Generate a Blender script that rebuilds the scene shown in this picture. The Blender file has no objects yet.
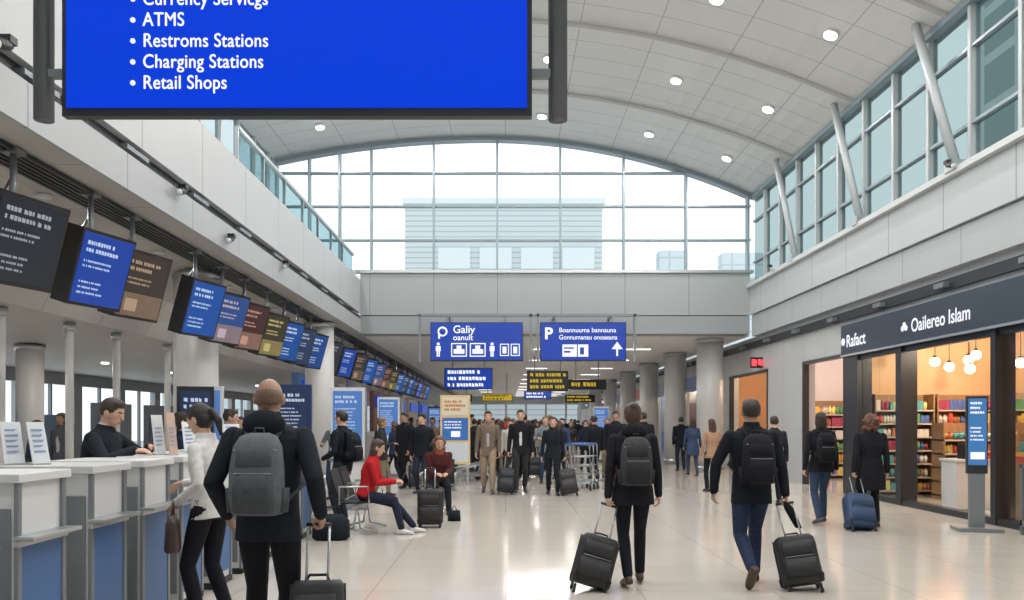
import bpy, math, random, bmesh
from mathutils import Vector as V, Matrix as M, Euler
from mathutils.bvhtree import BVHTree
random.seed(7)
SC=bpy.context.scene
SC.view_settings.view_transform='Standard'
SC.view_settings.exposure=0.0

# ------------------------------------------------------------------ materials
_mc={}
def mat(name,col,rough=.5,metal=0,emis=0,noise=0,nscale=60,bump=0,spec=.5):
    if name in _mc: return _mc[name]
    m=bpy.data.materials.new(name); m.use_nodes=True
    nt=m.node_tree; b=nt.nodes['Principled BSDF']
    c=(col[0],col[1],col[2],1)
    b.inputs['Base Color'].default_value=c if not emis else (col[0]*.25,col[1]*.25,col[2]*.25,1)
    b.inputs['Roughness'].default_value=rough
    b.inputs['Metallic'].default_value=metal
    b.inputs['Specular IOR Level'].default_value=spec
    if emis:
        b.inputs['Emission Color'].default_value=c
        b.inputs['Emission Strength'].default_value=emis
    if noise or bump:
        tc=nt.nodes.new('ShaderNodeTexCoord'); n=nt.nodes.new('ShaderNodeTexNoise')
        n.inputs['Scale'].default_value=nscale; n.inputs['Detail'].default_value=4
        nt.links.new(tc.outputs['Object'],n.inputs['Vector'])
        if noise:
            mx=nt.nodes.new('ShaderNodeMix'); mx.data_type='RGBA'
            mx.inputs['A'].default_value=tuple(max(0,x*(1-noise)) for x in col[:3])+(1,)
            mx.inputs['B'].default_value=tuple(min(1,x*(1+noise)) for x in col[:3])+(1,)
            nt.links.new(n.outputs['Fac'],mx.inputs['Factor']); nt.links.new(mx.outputs['Result'],b.inputs['Base Color'])
        if bump:
            bp=nt.nodes.new('ShaderNodeBump'); bp.inputs['Strength'].default_value=bump; bp.inputs['Distance'].default_value=.01
            nt.links.new(n.outputs['Fac'],bp.inputs['Height']); nt.links.new(bp.outputs['Normal'],b.inputs['Normal'])
    _mc[name]=m; return m
def grid_mat(name,base,line,sp,w=.012,rough=.4,emis=0,noise=.04,off=(0,0,0),spec=.5):
    """panel seams: sp = spacing per axis (0 = none)"""
    if name in _mc: return _mc[name]
    m=bpy.data.materials.new(name); m.use_nodes=True; nt=m.node_tree; N=nt.nodes; L=nt.links
    b=N['Principled BSDF']; b.inputs['Roughness'].default_value=rough; b.inputs['Specular IOR Level'].default_value=spec
    tc=N.new('ShaderNodeTexCoord'); sx=N.new('ShaderNodeSeparateXYZ'); L.new(tc.outputs['Object'],sx.inputs[0])
    last=None
    for i,s in enumerate(sp):
        if not s: continue
        a=N.new('ShaderNodeMath'); a.operation='ADD'; a.inputs[1].default_value=1000*s+off[i]; L.new(sx.outputs[i],a.inputs[0])
        d=N.new('ShaderNodeMath'); d.operation='MODULO'; d.inputs[1].default_value=s; L.new(a.outputs[0],d.inputs[0])
        c=N.new('ShaderNodeMath'); c.operation='LESS_THAN'; c.inputs[1].default_value=w; L.new(d.outputs[0],c.inputs[0])
        if last is None: last=c
        else:
            q=N.new('ShaderNodeMath'); q.operation='MAXIMUM'; L.new(last.outputs[0],q.inputs[0]); L.new(c.outputs[0],q.inputs[1]); last=q
    n=N.new('ShaderNodeTexNoise'); n.inputs['Scale'].default_value=1.3; n.inputs['Detail'].default_value=5; L.new(tc.outputs['Object'],n.inputs['Vector'])
    m0=N.new('ShaderNodeMix'); m0.data_type='RGBA'
    m0.inputs['A'].default_value=tuple(x*(1-noise) for x in base)+(1,); m0.inputs['B'].default_value=tuple(min(1,x*(1+noise)) for x in base)+(1,)
    L.new(n.outputs['Fac'],m0.inputs['Factor'])
    m1=N.new('ShaderNodeMix'); m1.data_type='RGBA'; m1.inputs['B'].default_value=tuple(line)+(1,)
    L.new(m0.outputs['Result'],m1.inputs['A'])
    if last: L.new(last.outputs[0],m1.inputs['Factor'])
    else: m1.inputs['Factor'].default_value=0
    L.new(m1.outputs['Result'],b.inputs['Base Color'])
    if emis:
        L.new(m1.outputs['Result'],b.inputs['Emission Color']); b.inputs['Emission Strength'].default_value=emis
    _mc[name]=m; return m
def glass_mat(name,tint=(.9,.96,.97),gl=.06):
    if name in _mc: return _mc[name]
    m=bpy.data.materials.new(name); m.use_nodes=True; nt=m.node_tree; N=nt.nodes; L=nt.links
    N.remove(N['Principled BSDF']); o=N['Material Output']
    t=N.new('ShaderNodeBsdfTransparent'); t.inputs[0].default_value=tint+(1,)
    if gl<=0: L.new(t.outputs[0],o.inputs[0]); _mc[name]=m; return m
    g=N.new('ShaderNodeBsdfGlossy'); g.inputs['Roughness'].default_value=.08; g.inputs['Color'].default_value=(.9,.95,.95,1)
    x=N.new('ShaderNodeMixShader'); x.inputs[0].default_value=gl
    L.new(t.outputs[0],x.inputs[1]); L.new(g.outputs[0],x.inputs[2]); L.new(x.outputs[0],o.inputs[0])
    _mc[name]=m; return m

WHITE=mat('white_paint',(.66,.67,.67),.5)
DARK=mat('dark_metal',(.03,.033,.038),.4,.3)
STEEL=mat('brushed_steel',(.5,.52,.53),.32,.8)
GREYM=mat('grey_metal',(.22,.24,.26),.4,.4)
BLACK=mat('black_plastic',(.012,.012,.014),.4)
SIGNBLUE=mat('sign_blue',(.006,.05,.40),.4,emis=.75)
BIGBLUE=mat('display_blue',(.0,.042,.64),.6,emis=.95,spec=.12)
TXT=mat('sign_white',(.88,.91,.97),.5,emis=.9)
GLASS=glass_mat('window_glass',(.97,.985,.985),0)
GLASS2=glass_mat('clear_glass',(.88,.93,.93),.05)

# ------------------------------------------------------------------ mesh builder
def frame(d,ref=None):
    d=d.normalized()
    r=V(ref) if ref is not None else (V((0,0,1)) if abs(d.z)<.9 else V((0,1,0)))
    a=d.cross(r)
    if a.length<1e-5: a=d.cross(V((1,0,0)))
    a.normalize(); b=a.cross(d).normalized()
    return a,b
class B:
    def __init__(s): s.v=[];s.f=[];s.m=[];s.sm=[];s.mats=[]
    def mi(s,m):
        if m not in s.mats: s.mats.append(m)
        return s.mats.index(m)
    def add(s,vs,fs,m,smooth=False):
        k=len(s.v); s.v+= [V(x) for x in vs]; i=s.mi(m)
        for f in fs: s.f.append([k+j for j in f]); s.m.append(i); s.sm.append(smooth)
    def loft(s,rings,m,n=14,p=2,smooth=True):
        vs=[];fs=[]
        for (c,ax,ay) in rings:
            for i in range(n):
                t=2*math.pi*i/n; ct,st=math.cos(t),math.sin(t)
                x=math.copysign(abs(ct)**(2/p),ct); y=math.copysign(abs(st)**(2/p),st)
                vs.append(V(c)+V(ax)*x+V(ay)*y)
        R=len(rings)
        for r in range(R-1):
            for i in range(n):
                j=(i+1)%n; fs.append([r*n+i,r*n+j,(r+1)*n+j,(r+1)*n+i])
        vs.append(V(rings[0][0])); vs.append(V(rings[-1][0])); a=len(vs)-2
        for i in range(n):
            j=(i+1)%n; fs.append([a,j,i]); fs.append([a+1,(R-1)*n+i,(R-1)*n+j])
        s.add(vs,fs,m,smooth)
    def box(s,x0,x1,y0,y1,z0,z1,m):
        if x0>x1:x0,x1=x1,x0
        if y0>y1:y0,y1=y1,y0
        if z0>z1:z0,z1=z1,z0
        s.add([(x0,y0,z0),(x1,y0,z0),(x1,y1,z0),(x0,y1,z0),(x0,y0,z1),(x1,y0,z1),(x1,y1,z1),(x0,y1,z1)],
              [(0,3,2,1),(4,5,6,7),(0,1,5,4),(1,2,6,5),(2,3,7,6),(3,0,4,7)],m)
    def cyl(s,p0,p1,r0,m,r1=None,n=16):
        p0=V(p0);p1=V(p1); r1=r0 if r1 is None else r1
        a,b=frame(p1-p0); s.loft([(p0,a*r0,b*r0),(p1,a*r1,b*r1)],m,n)
    def tube(s,pts,r,m,n=8,flat=1):
        pts=[V(p) for p in pts]; rs=[]
        for i,p in enumerate(pts):
            d=(pts[min(i+1,len(pts)-1)]-pts[max(i-1,0)])
            a,b=frame(d); rs.append((p,a*r,b*r*flat))
        s.loft(rs,m,n)
    def limb(s,p0,p1,r0,r1,m,n=14,mid=None):
        p0=V(p0);p1=V(p1); d=(p1-p0); L=d.length
        if L<1e-6: d=V((0,0,1))
        d=d.normalized(); a,b=frame(d); rs=[]
        for k in (.1,.4,.7): 
            an=k*math.pi/2; rs.append((p0-d*r0*math.cos(an),a*r0*math.sin(an),b*r0*math.sin(an)))
        rs.append((p0,a*r0,b*r0))
        if mid:
            t,r=mid; rs.append((p0.lerp(p1,t),a*r,b*r))
        rs.append((p1,a*r1,b*r1))
        for k in (.7,.4,.1):
            an=k*math.pi/2; rs.append((p1+d*r1*math.cos(an),a*r1*math.sin(an),b*r1*math.sin(an)))
        s.loft(rs,m,n)
    def ell(s,c,ax,ay,az,m,n=16,k=9):
        c=V(c);ax=V(ax);ay=V(ay);az=V(az); rs=[]
        for i in range(k):
            an=math.pi*(i+.35)/(k-.3) if 0<i<k-1 else (math.pi*.03 if i==0 else math.pi*.97)
            rs.append((c-az*math.cos(an),ax*math.sin(an),ay*math.sin(an)))
        s.loft(rs,m,n)
    def sph(s,c,r,m,n=14): s.ell(c,(r,0,0),(0,r,0),(0,0,r),m,n)
    def quad(s,a,b,c,d,m): s.add([a,b,c,d],[(0,1,2,3)],m)
    def mesh(s,name,recalc=True):
        me=bpy.data.meshes.new(name); me.from_pydata([tuple(v) for v in s.v],[],s.f)
        for m in s.mats: me.materials.append(m)
        for p,i,sm in zip(me.polygons,s.m,s.sm): p.material_index=i; p.use_smooth=sm
        if recalc:
            bm=bmesh.new(); bm.from_mesh(me); bmesh.ops.recalc_face_normals(bm,faces=bm.faces); bm.to_mesh(me); bm.free()
        return me
    def build(s,name,loc=(0,0,0),rot=(0,0,0),bevel=0,parent=None,mtx=None,recalc=True,origin=None):
        me=s.mesh(name,recalc)
        if origin is not None: me.transform(M.Translation(-V(origin))); loc=origin
        o=bpy.data.objects.new(name,me); SC.collection.objects.link(o)
        if mtx is not None: o.matrix_world=mtx
        else: o.location=loc; o.rotation_euler=rot
        if parent: o.parent=parent
        if bevel:
            b=o.modifiers.new('bevel','BEVEL'); b.width=bevel; b.segments=2; b.limit_method='ANGLE'; b.angle_limit=math.radians(50)
        return o
def inst(src,name,loc,rot=(0,0,0),sc=1):
    o=bpy.data.objects.new(name,src.data); SC.collection.objects.link(o); o.location=loc; o.rotation_euler=rot; o.scale=(sc,)*3
    return o
def text(name,body,loc,size,m,rot=(math.pi/2,0,0),parent=None,align='LEFT',bold=.012,ext=.001,xs=1.0,sp=1.0):
    c=bpy.data.curves.new(name,'FONT'); c.body=body; c.size=size; c.extrude=ext; c.offset=bold*size; c.align_x=align; c.space_character=sp
    c.materials.append(m); o=bpy.data.objects.new(name,c); SC.collection.objects.link(o); o.location=loc; o.rotation_euler=rot; o.scale=(xs,1,1)
    if parent: o.parent=parent
    return o
def glyph_lines(b,x0,x1,z1,rows,h,gap,y,m,rng,fill=.8):
    """illegible small print: rows of letter-like blocks on a plane facing -Y"""
    z=z1
    for r in range(rows):
        x=x0; end=x0+(x1-x0)*rng.uniform(fill*.75,fill)
        while x<end:
            w=h*rng.uniform(.4,.9); b.quad((x,y,z-h*rng.uniform(.75,1)),(x+w,y,z-h),(x+w,y,z-h*rng.uniform(0,.25)),(x,y,z),m)
            x+=w+h*(.18 if rng.random()<.8 else .7)
        z-=h+gap

# ------------------------------------------------------------------ camera  (1.52 m eye height, looking down the hall)
cam=bpy.data.cameras.new('camera'); co=bpy.data.objects.new('camera',cam); SC.collection.objects.link(co)
co.location=(0,0,1.52); co.rotation_euler=(math.pi/2,0,0)
cam.sensor_width=36; cam.lens=36*800/1024; cam.shift_y=122/1024; cam.shift_x=7/1024; cam.clip_end=400
SC.camera=co

# ------------------------------------------------------------------ world
w=bpy.data.worlds.new('overcast_sky'); SC.world=w; w.use_nodes=True
bg=w.node_tree.nodes['Background']
tc=w.node_tree.nodes.new('ShaderNodeTexCoord'); sp=w.node_tree.nodes.new('ShaderNodeSeparateXYZ')
mr=w.node_tree.nodes.new('ShaderNodeValToRGB')
mr.color_ramp.elements[0].position=0; mr.color_ramp.elements[0].color=(.88,.935,.96,1)
mr.color_ramp.elements[1].position=.6; mr.color_ramp.elements[1].color=(.91,.965,1,1)
w.node_tree.links.new(tc.outputs['Generated'],sp.inputs[0]); w.node_tree.links.new(sp.outputs[2],mr.inputs[0]); w.node_tree.links.new(mr.outputs[0],bg.inputs[0])
bg.inputs[1].default_value=1.4

# ------------------------------------------------------------------ shell
YB=23.2; YE=80; XR=7.3; XL=-4.2
def rz(x): 
    d=x+.5
    return 9.88-(.0285 if d>0 else .0175)*d*d
floorm=grid_mat('polished_floor_tile',(.545,.505,.455),(.40,.37,.335),(1.2,1.2,0),.012,.12,noise=.09,spec=.65)
b=B(); b.box(-14,12,-4,YE+1,-.2,0,floorm); b.build('floor')
roofm=grid_mat('roof_panels',(.76,.76,.745),(.44,.44,.43),(1.55,.75,0),.018,.75,spec=.15)
b=B(); n=40
for i in range(n):
    x0=-6.9+14.4*i/n; x1=-6.9+14.4*(i+1)/n
    b.add([(x0,-4,rz(x0)),(x1,-4,rz(x1)),(x1,YB+.6,rz(x1)),(x0,YB+.6,rz(x0)),(x0,-4,rz(x0)+.25),(x1,-4,rz(x1)+.25),(x1,YB+.6,rz(x1)+.25),(x0,YB+.6,rz(x0)+.25)],
      [(0,3,2,1),(4,5,6,7),(0,1,5,4),(2,3,7,6)],roofm,True)
b.build('ceiling',recalc=False)
ribm=mat('rib_paint',(.50,.50,.49),.5)
b=B()
for y in [2.5,6,9.5,13,16.5,20]:
    for i in range(n):
        x0=-6.9+14.2*i/n; x1=-6.9+14.2*(i+1)/n
        b.add([(x0,y,rz(x0)-.06),(x1,y,rz(x1)-.06),(x1,y+.1,rz(x1)-.06),(x0,y+.1,rz(x0)-.06),(x0,y,rz(x0)+.02),(x1,y,rz(x1)+.02),(x1,y+.1,rz(x1)+.02),(x0,y+.1,rz(x0)+.02)],
          [(0,3,2,1),(0,1,5,4),(2,3,7,6)],ribm)
b.build('trim_roof_ribs',recalc=False)
clad=grid_mat('wall_cladding',(.46,.485,.50),(.22,.23,.24),(0,1.85,0),.024,.38)
clad2=grid_mat('wall_cladding_lower',(.41,.435,.45),(.22,.23,.24),(0,1.85,.8),.02,.4,off=(0,.4,.1))
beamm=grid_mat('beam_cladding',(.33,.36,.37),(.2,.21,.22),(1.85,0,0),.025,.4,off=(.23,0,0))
lfas=grid_mat('fascia_panels',(.46,.475,.49),(.24,.25,.26),(0,1.85,0),.024,.4)
SILL=5.50
# right side
b=B(); b.box(7.1,7.6,-4,YB,4.62,SILL-.1,clad); b.box(7.16,7.6,-4,YB,4.0,4.60,clad2)
b.box(7.0,7.6,-4,YB,SILL-.1,SILL,mat('ledge',(.55,.57,.58),.4)); b.build('trim_upper_cladding')
b=B(); b.box(7.22,7.6,-4,YE,3.68,3.86,DARK)
for i in range(18): b.box(7.12,7.22,2+i*2.2,2.3+i*2.2,3.72,3.80,GREYM)
b.build('trim_vent_slot')
ws=B(); wm=grid_mat('shop_wall_panels',(.46,.475,.48),(.28,.29,.3),(0,1.4,0),.015,.45)
ws.box(7.3,7.6,-4,YE,3.86,4.0,wm); ws.box(7.3,7.6,17.0,YE,3.0,3.68,wm); ws.box(7.3,7.6,-4,17,3.56,3.68,wm)
ws.box(7.3,7.6,-4,10.0,0,3.56,wm)
for (a,c) in [(19.6,22.2),(26,29)]+[(29+6*i+4,29+6*i+6) for i in range(9)]: ws.box(7.3,7.6,a,min(c,YE),0,3.0,wm)
ws.build('wall_right')
# beam across
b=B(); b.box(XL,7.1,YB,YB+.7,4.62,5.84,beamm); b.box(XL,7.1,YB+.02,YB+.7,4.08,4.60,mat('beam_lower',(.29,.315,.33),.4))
b.box(XL-3,7.2,YB-.06,YB+.2,5.84,5.92,STEEL); b.build('trim_cross_beam')
# corridor ceiling
cm=grid_mat('corridor_ceiling',(.80,.80,.79),(.55,.55,.55),(1.2,1.2,0),.02,.55)
b=B(); b.box(XL,7.3,YB+.7,YE,4.08,4.2,cm); b.build('ceiling_corridor')
b=B(); em=mat('corridor_light_strip',(1,.97,.92),.5,emis=2.2)
for y in range(28,79,5):
    for x in (-1.6,1.5,4.6): b.box(x-.5,x+.5,y,y+.10,4.05,4.079,em)
b.build('ceiling_light_strip')
# left fascia + mezzanine
b=B(); b.box(XL-.25,XL,-4,YB,4.68,5.65,lfas); b.box(XL-.25,XL-.1,-4,YE,4.50,4.68,DARK)
b.box(XL-.3,XL+.02,-4,YE,4.1,4.50,grid_mat('fascia_lower',(.38,.395,.41),(.2,.21,.22),(0,1.85,0),.02,.4,off=(0,.4,0)))
for i in range(20):
    y=3.2+i*1.9; b.box(XL-.12,XL+.0,y,y+.55,4.57,4.62,GREYM)
b.box(-6.9,XL-.25,-4,YB,4.72,4.9,WHITE)
b.build('trim_mezzanine_fascia')
sm=grid_mat('soffit_panels',(.46,.445,.42),(.26,.25,.24),(.0,1.6,0),.02,.5)
b=B(); prof=[(XL-.02,4.1),(-5.2,4.08),(-5.7,3.95),(-6.1,3.68),(-6.35,3.38),(-6.5,3.08),(-14,3.08)]
for (xa,za),(xb,zb) in zip(prof,prof[1:]): b.quad((xa,-4,za),(xa,YE,za),(xb,YE,zb),(xb,-4,zb),sm)
for (xa,za),(xb,zb) in zip(prof,prof[1:]): b.quad((xa,-4,za+.15),(xb,-4,zb+.15),(xb,YE,zb+.15),(xa,YE,za+.15),sm)
b.build('ceiling_soffit',recalc=False)
b=B(); 
for i in range(6): b.box(-4.95+.07*i,-4.91+.07*i,-4,YE,4.045,4.085,DARK)
b.build('trim_linear_diffuser')
# left far wall with windows
b=B(); wl=mat('wall_left_paint',(.40,.41,.42),.6)
b.box(-14.2,-14,-4,YE,0,.5,wl); b.box(-14.2,-14,-4,YE,2.7,5,wl)
for y in range(-4,80,3): b.box(-14.2,-14,y,y+.5,.5,2.7,wl); b.box(-14.12,-14.02,y+1.7,y+1.78,.5,2.7,GREYM)
b.build('wall_left')
b=B(); b.box(-14.19,-14.17,-4,YE,.5,2.7,GLASS); b.build('window_1')
b=B(); pw=mat('partition_grey',(.20,.22,.25),.5); pg=mat('partition_panel_blue',(.10,.16,.26),.4)
for i in range(9):
    y=9+3.2*i; b.box(-11.3,-11.2,y,y+2.2,0,2.05 if i%3 else 1.5,pw); b.box(-11.2,-11.18,y+.2,y+2,.9,1.7,pg if i%2 else pw)
b.build('office_partition')
b=B(); b.box(-14,12,-4.2,-4,0,11,WHITE); b.build('wall_back')
# corridor end
b=B(); b.box(-14,12,YE,YE+.2,0,.4,wl); b.box(-14,12,YE,YE+.2,3.3,5,wl)
for x in range(-14,12,2): b.box(x,x+.2,YE,YE+.2,.4,3.3,wl)
b.build('wall_front')
# gable glass
b=B(); X0,X1=-6.7,7.2
xs=[X0+(X1-X0)*i/30 for i in range(31)]
for a,c in zip(xs,xs[1:]): b.quad((a,YB+.3,5.84),(c,YB+.3,5.84),(c,YB+.3,rz(c)),(a,YB+.3,rz(a)),GLASS)
b.build('window_2')
fm=mat('mullion_grey',(.26,.32,.35),.4,.2)
b=B()
for x in [-6.7,-5.74,-4.85,-3.92,-2.09,-.23,1.62,3.48,5.31,7.12]: b.box(x-.028,x+.028,YB+.18,YB+.42,5.84,rz(x),fm)
for z in [6.85,7.84,8.82]:
    b.box(X0,X1 if z<8.1 else 5.4,YB+.2,YB+.4,z-.02,z+.02,fm)
for a,c in zip(xs,xs[1:]):
    b.add([(a,YB+.15,rz(a)-.12),(c,YB+.15,rz(c)-.12),(c,YB+.15,rz(c)),(a,YB+.15,rz(a)),(a,YB+.45,rz(a)-.12),(c,YB+.45,rz(c)-.12)],[(0,1,2,3),(0,4,5,1)],fm)
b.build('trim_gable_mullions')
# right clerestory
b=B(); b.box(7.34,7.36,-4,YB+.3,SILL,rz(7.3),glass_mat('clerestory_glass',(.62,.69,.69),0)); b.build('window_3')
mw=mat('mullion_white',(.44,.47,.48),.4)
b=B(); y=-3.6
while y<YB+.4: b.box(7.26,7.42,y-.04,y+.04,SILL,rz(7.3),mw); y+=1.24
for z in (6.2,7.4): b.box(7.28,7.4,-4,YB+.3,z-.025,z+.025,fm)
b.box(7.2,7.45,-4,YB+.3,rz(7.3)-.1,rz(7.3)+.02,fm)
b.build('trim_clerestory_mullions')
for y in [2.5,6,9.3,12.6,16,19.6]:
    b=B(); b.tube([(7.12,y,SILL),(6.98,y+1.0,rz(7)-.02)],.075,mw,12)
    b.box(6.98,7.2,y-.12,y+.12,SILL-.04,SILL+.12,STEEL); b.build('roof_strut')
# left clerestory
b=B(); b.box(-6.78,-6.76,-4,YB+.3,5.0,rz(-6.8),glass_mat('left_glass',(.74,.80,.81),0)); b.build('window_4')
b=B(); y=-3.2
while y<YB+.4: b.box(-6.84,-6.7,y-.045,y+.045,4.9,rz(-6.8),mw); y+=1.3
for z in (6.3,7.7): b.box(-6.8,-6.7,-4,YB+.3,z-.025,z+.025,fm)
b.build('trim_left_mullions')
# glass balustrade on mezzanine
b=B(); y=13
while y<22.5:
    b.box(-4.36,-4.34,y,y+1.35,5.66,6.25,glass_mat('balustrade_glass',(.60,.72,.74),.05)); b.box(-4.38,-4.32,y-.05,y-.01,5.6,6.3,STEEL); y+=1.4
b.box(-4.39,-4.31,13,22.9,6.27,6.33,STEEL); b.build('glass_balustrade')
# lights : recessed downlights that are real disc lamps
def lamp(name,loc,P,size=.22,col=(1,.975,.94),shape='DISK',sy=None,rot=(0,0,0)):
    l=bpy.data.lights.new(name,'AREA'); l.shape=shape; l.size=size; l.energy=P; l.color=col
    if sy: l.size_y=sy
    o=bpy.data.objects.new(name,l); SC.collection.objects.link(o); o.location=loc; o.rotation_euler=rot
lens=mat('downlight_lens',(1,.98,.95),.5,emis=5)
for yy in [1.2,4.2,7.7,11.2,14.7,18.2,21.6]:
    for xx in [-5,-2,1,3.9,6]:
        z=rz(xx); d=xx+.5; sl=2*(.0285 if d>0 else .0175)*d; th=math.atan(sl)
        R_=M.Rotation(th,4,'Y'); nrm=R_@V((0,0,-1))
        lamp('downlight',V((xx,yy,z))+nrm*.085,68,.2,rot=(0,th,0))
        ring=B(); ring.cyl((0,0,-.045),(0,0,.02),.15,WHITE,n=20); ring.cyl((0,0,-.08),(0,0,-.045),.12,lens,n=20); ring.build('downlight_ring',(xx,yy,z),(0,th,0))
dm=mat('downlight_glow',(1,.95,.86),.5,emis=10)
for yy in [3,6,9,12,15,18,21,25,29,34,40,46,52,60]:
    lamp('soffit_downlight',(-5.2,yy,4.04),13,.16); lamp('soffit_downlight',(-8.2,yy,3.05),20,.16,(1,.94,.86))
    dl=B(); dl.cyl((-5.2,yy,4.05),(-5.2,yy,4.08),.1,WHITE); dl.cyl((-8.2,yy,3.055),(-8.2,yy,3.075),.1,WHITE)
    dl.cyl((-10.5,yy,3.05),(-10.5,yy,3.075),.09,dm); dl.build('soffit_downlight_rings')
for y in range(26,79,8):
    lamp('corridor_lamp',(1.5,y+1,4.04),150,3.0,(1,.97,.92),'RECTANGLE',.12)

# ------------------------------------------------------------------ outside
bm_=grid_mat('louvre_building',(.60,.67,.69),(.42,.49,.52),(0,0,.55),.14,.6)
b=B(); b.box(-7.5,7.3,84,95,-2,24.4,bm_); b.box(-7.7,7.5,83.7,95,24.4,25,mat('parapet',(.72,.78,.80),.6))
wp=mat('pale_window',(.72,.79,.82),.3)
for i in range(4): b.box(-5+i*3.1,-2.6+i*3.1,83.8,84.1,17.6,19.8,wp)
for v in b.v: v.x*=1.4
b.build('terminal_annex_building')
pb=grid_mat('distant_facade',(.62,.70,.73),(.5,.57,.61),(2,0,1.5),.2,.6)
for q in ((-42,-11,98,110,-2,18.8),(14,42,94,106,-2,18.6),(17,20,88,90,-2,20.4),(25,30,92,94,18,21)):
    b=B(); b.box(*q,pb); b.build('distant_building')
b=B(); fb=grid_mat('side_tower_facade',(.28,.34,.35),(.52,.57,.57),(0,3.1,2.6),.5,.5)
b.box(26,30,-5,44,-2,34,fb); b.build('neighbouring_tower')
b=B(); b.box(-80,80,84,160,-3,-2.2,mat('tarmac',(.4,.41,.41),.9)); b.build('apron_ground')

# ------------------------------------------------------------------ columns
def column(x,y,r,h,name='column'):
    b=B(); b.cyl((0,0,0),(0,0,h),r,mat('column_paint',(.60,.60,.59),.4),n=32); b.cyl((0,0,0),(0,0,.18),r+.02,STEEL,n=32); b.cyl((0,0,h-.12),(0,0,h),r+.03,STEEL,n=32)
    return b.build(name,(x,y,0))
column(-5.25,13.6,.36,4.06); column(-4.75,20.5,.36,4.06); column(-5.2,28,.36,4.06); column(-5.2,38,.36,4.06)
for y in (24.6,29.6,35,41,48,56): column(6.3,y,.40,4.07)
for y in (10.7,12.4,13.9,16,18.5): column(-6.75,y,.06,3.06,'support_pole')
column(-8.5,12,.2,3.06); column(-9.5,16,.25,3.06)

# ------------------------------------------------------------------ big overhead sign
b=B(); b.box(-2.215,.135,4,4.05,3.05,4.25,DARK); b.box(-2.19,.11,3.99,4.0,3.09,4.22,BIGBLUE)
sg=b.build('overhead_information_display')
b=B()
for x in (-2.34,.268):
    b.cyl((x,4.06,3.05),(x,4.06,rz(x)-.005),.048,mat('post_grey',(.12,.135,.15),.35,.6),n=20)
b.box(-2.34,-2.2,4.03,4.07,3.26,3.30,GREYM); b.box(.12,.268,4.03,4.07,3.26,3.30,GREYM)
b.box(-2.34,-2.2,4.03,4.07,4.0,4.04,GREYM); b.box(.12,.268,4.03,4.07,4.0,4.04,GREYM)
b.build('display_posts',parent=sg)
for i,t in enumerate(['Currency Servicgs','ATMS','Restroms Stations','Charging Stations','Retail Shops']):
    z=3.598-.1045*i
    for dx,dz in ((0,0),(.0022,0),(.0011,.0011)):
        text('text_line',t,(-1.806+dx,3.985,z+dz),.097,TXT,parent=sg,bold=0,xs=.83,sp=1.05)
    bb=B(); bb.cyl((-1.855,3.989,z+.03),(-1.855,3.984,z+.03),.013,TXT,n=16); bb.build('bullet',parent=sg)

# ------------------------------------------------------------------ suspended direction signs
def man_icon(b,x,z,h,y,m):
    b.cyl((x,y,z+h*.88),(x,y-.004,z+h*.88),h*.11,m,n=14)
    b.box(x-h*.17,x+h*.17,y-.004,y,z+h*.38,z+h*.74,m); b.box(x-h*.11,x-h*.02,y-.004,y,z,z+h*.38,m); b.box(x+h*.02,x+h*.11,y-.004,y,z,z+h*.38,m)
Y=22.3
b=B()
b.box(-2.08,.5,Y,Y+.12,3.22,4.30,DARK); b.box(-2.06,.48,Y-.01,Y,3.25,4.28,SIGNBLUE)
for x in (-2.38,.72): b.box(x-.03,x+.03,Y,Y+.1,3.2,4.54,GREYM)
b.box(-2.45,.8,Y,Y+.1,4.46,4.54,GREYM)
for x in (-1.6,0): b.box(x-.03,x+.03,Y+.02,Y+.08,4.28,4.48,GREYM); b.box(x-.03,x+.03,Y+.1,YB+.01,4.47,4.53,GREYM)
man_icon(b,-1.86,3.34,.40,Y-.012,TXT); 
for k,(x,ww) in enumerate(((-1.5,.44),(-.98,.44))):
    b.box(x,x+ww,Y-.014,Y-.011,3.34,3.72,TXT); b.box(x+.03,x+ww-.03,Y-.018,Y-.014,3.37,3.69,SIGNBLUE)
    b.box(x+.07,x+ww-.07,Y-.022,Y-.018,3.42,3.55,TXT); b.box(x+.15,x+ww-.15,Y-.022,Y-.018,3.56,3.65,TXT)
man_icon(b,-.36,3.34,.40,Y-.012,TXT)
for x in (-.14,.16): 
    b.box(x,x+.25,Y-.014,Y-.011,3.36,3.70,TXT); b.box(x+.025,x+.225,Y-.018,Y-.014,3.385,3.675,SIGNBLUE); b.box(x+.07,x+.18,Y-.022,Y-.018,3.43,3.62,TXT)
b.cyl((-1.74,Y-.012,4.04),(-1.74,Y-.016,4.04),.14,TXT,n=24); b.cyl((-1.74,Y-.016,4.04),(-1.74,Y-.02,4.04),.09,SIGNBLUE,n=24); b.box(-1.86,-1.81,Y-.02,Y-.012,3.84,4.04,TXT)
s1=b.build('hanging_direction_sign')
text('text_top','Galiy',(-1.45,Y-.02,4.0),.30,TXT,parent=s1); text('text_bottom','oanult',(-1.45,Y-.02,3.80),.22,TXT,parent=s1)
b=B()
b.box(.98,3.38,Y,Y+.12,3.22,4.30,DARK); b.box(1.0,3.36,Y-.01,Y,3.25,4.28,SIGNBLUE)
for x in (.92,3.62): b.box(x-.03,x+.03,Y,Y+.1,3.2,4.54,GREYM)
b.box(.85,3.72,Y,Y+.1,4.46,4.54,GREYM)
for x in (1.4,3.0): b.box(x-.03,x+.03,Y+.02,Y+.08,4.28,4.48,GREYM); b.box(x-.03,x+.03,Y+.1,YB+.01,4.47,4.53,GREYM)
b.box(1.6,2.0,Y-.015,Y-.011,3.34,3.68,TXT); b.box(1.64,1.82,Y-.02,Y-.015,3.45,3.5,SIGNBLUE); b.box(1.64,1.92,Y-.02,Y-.015,3.56,3.6,SIGNBLUE)
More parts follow.
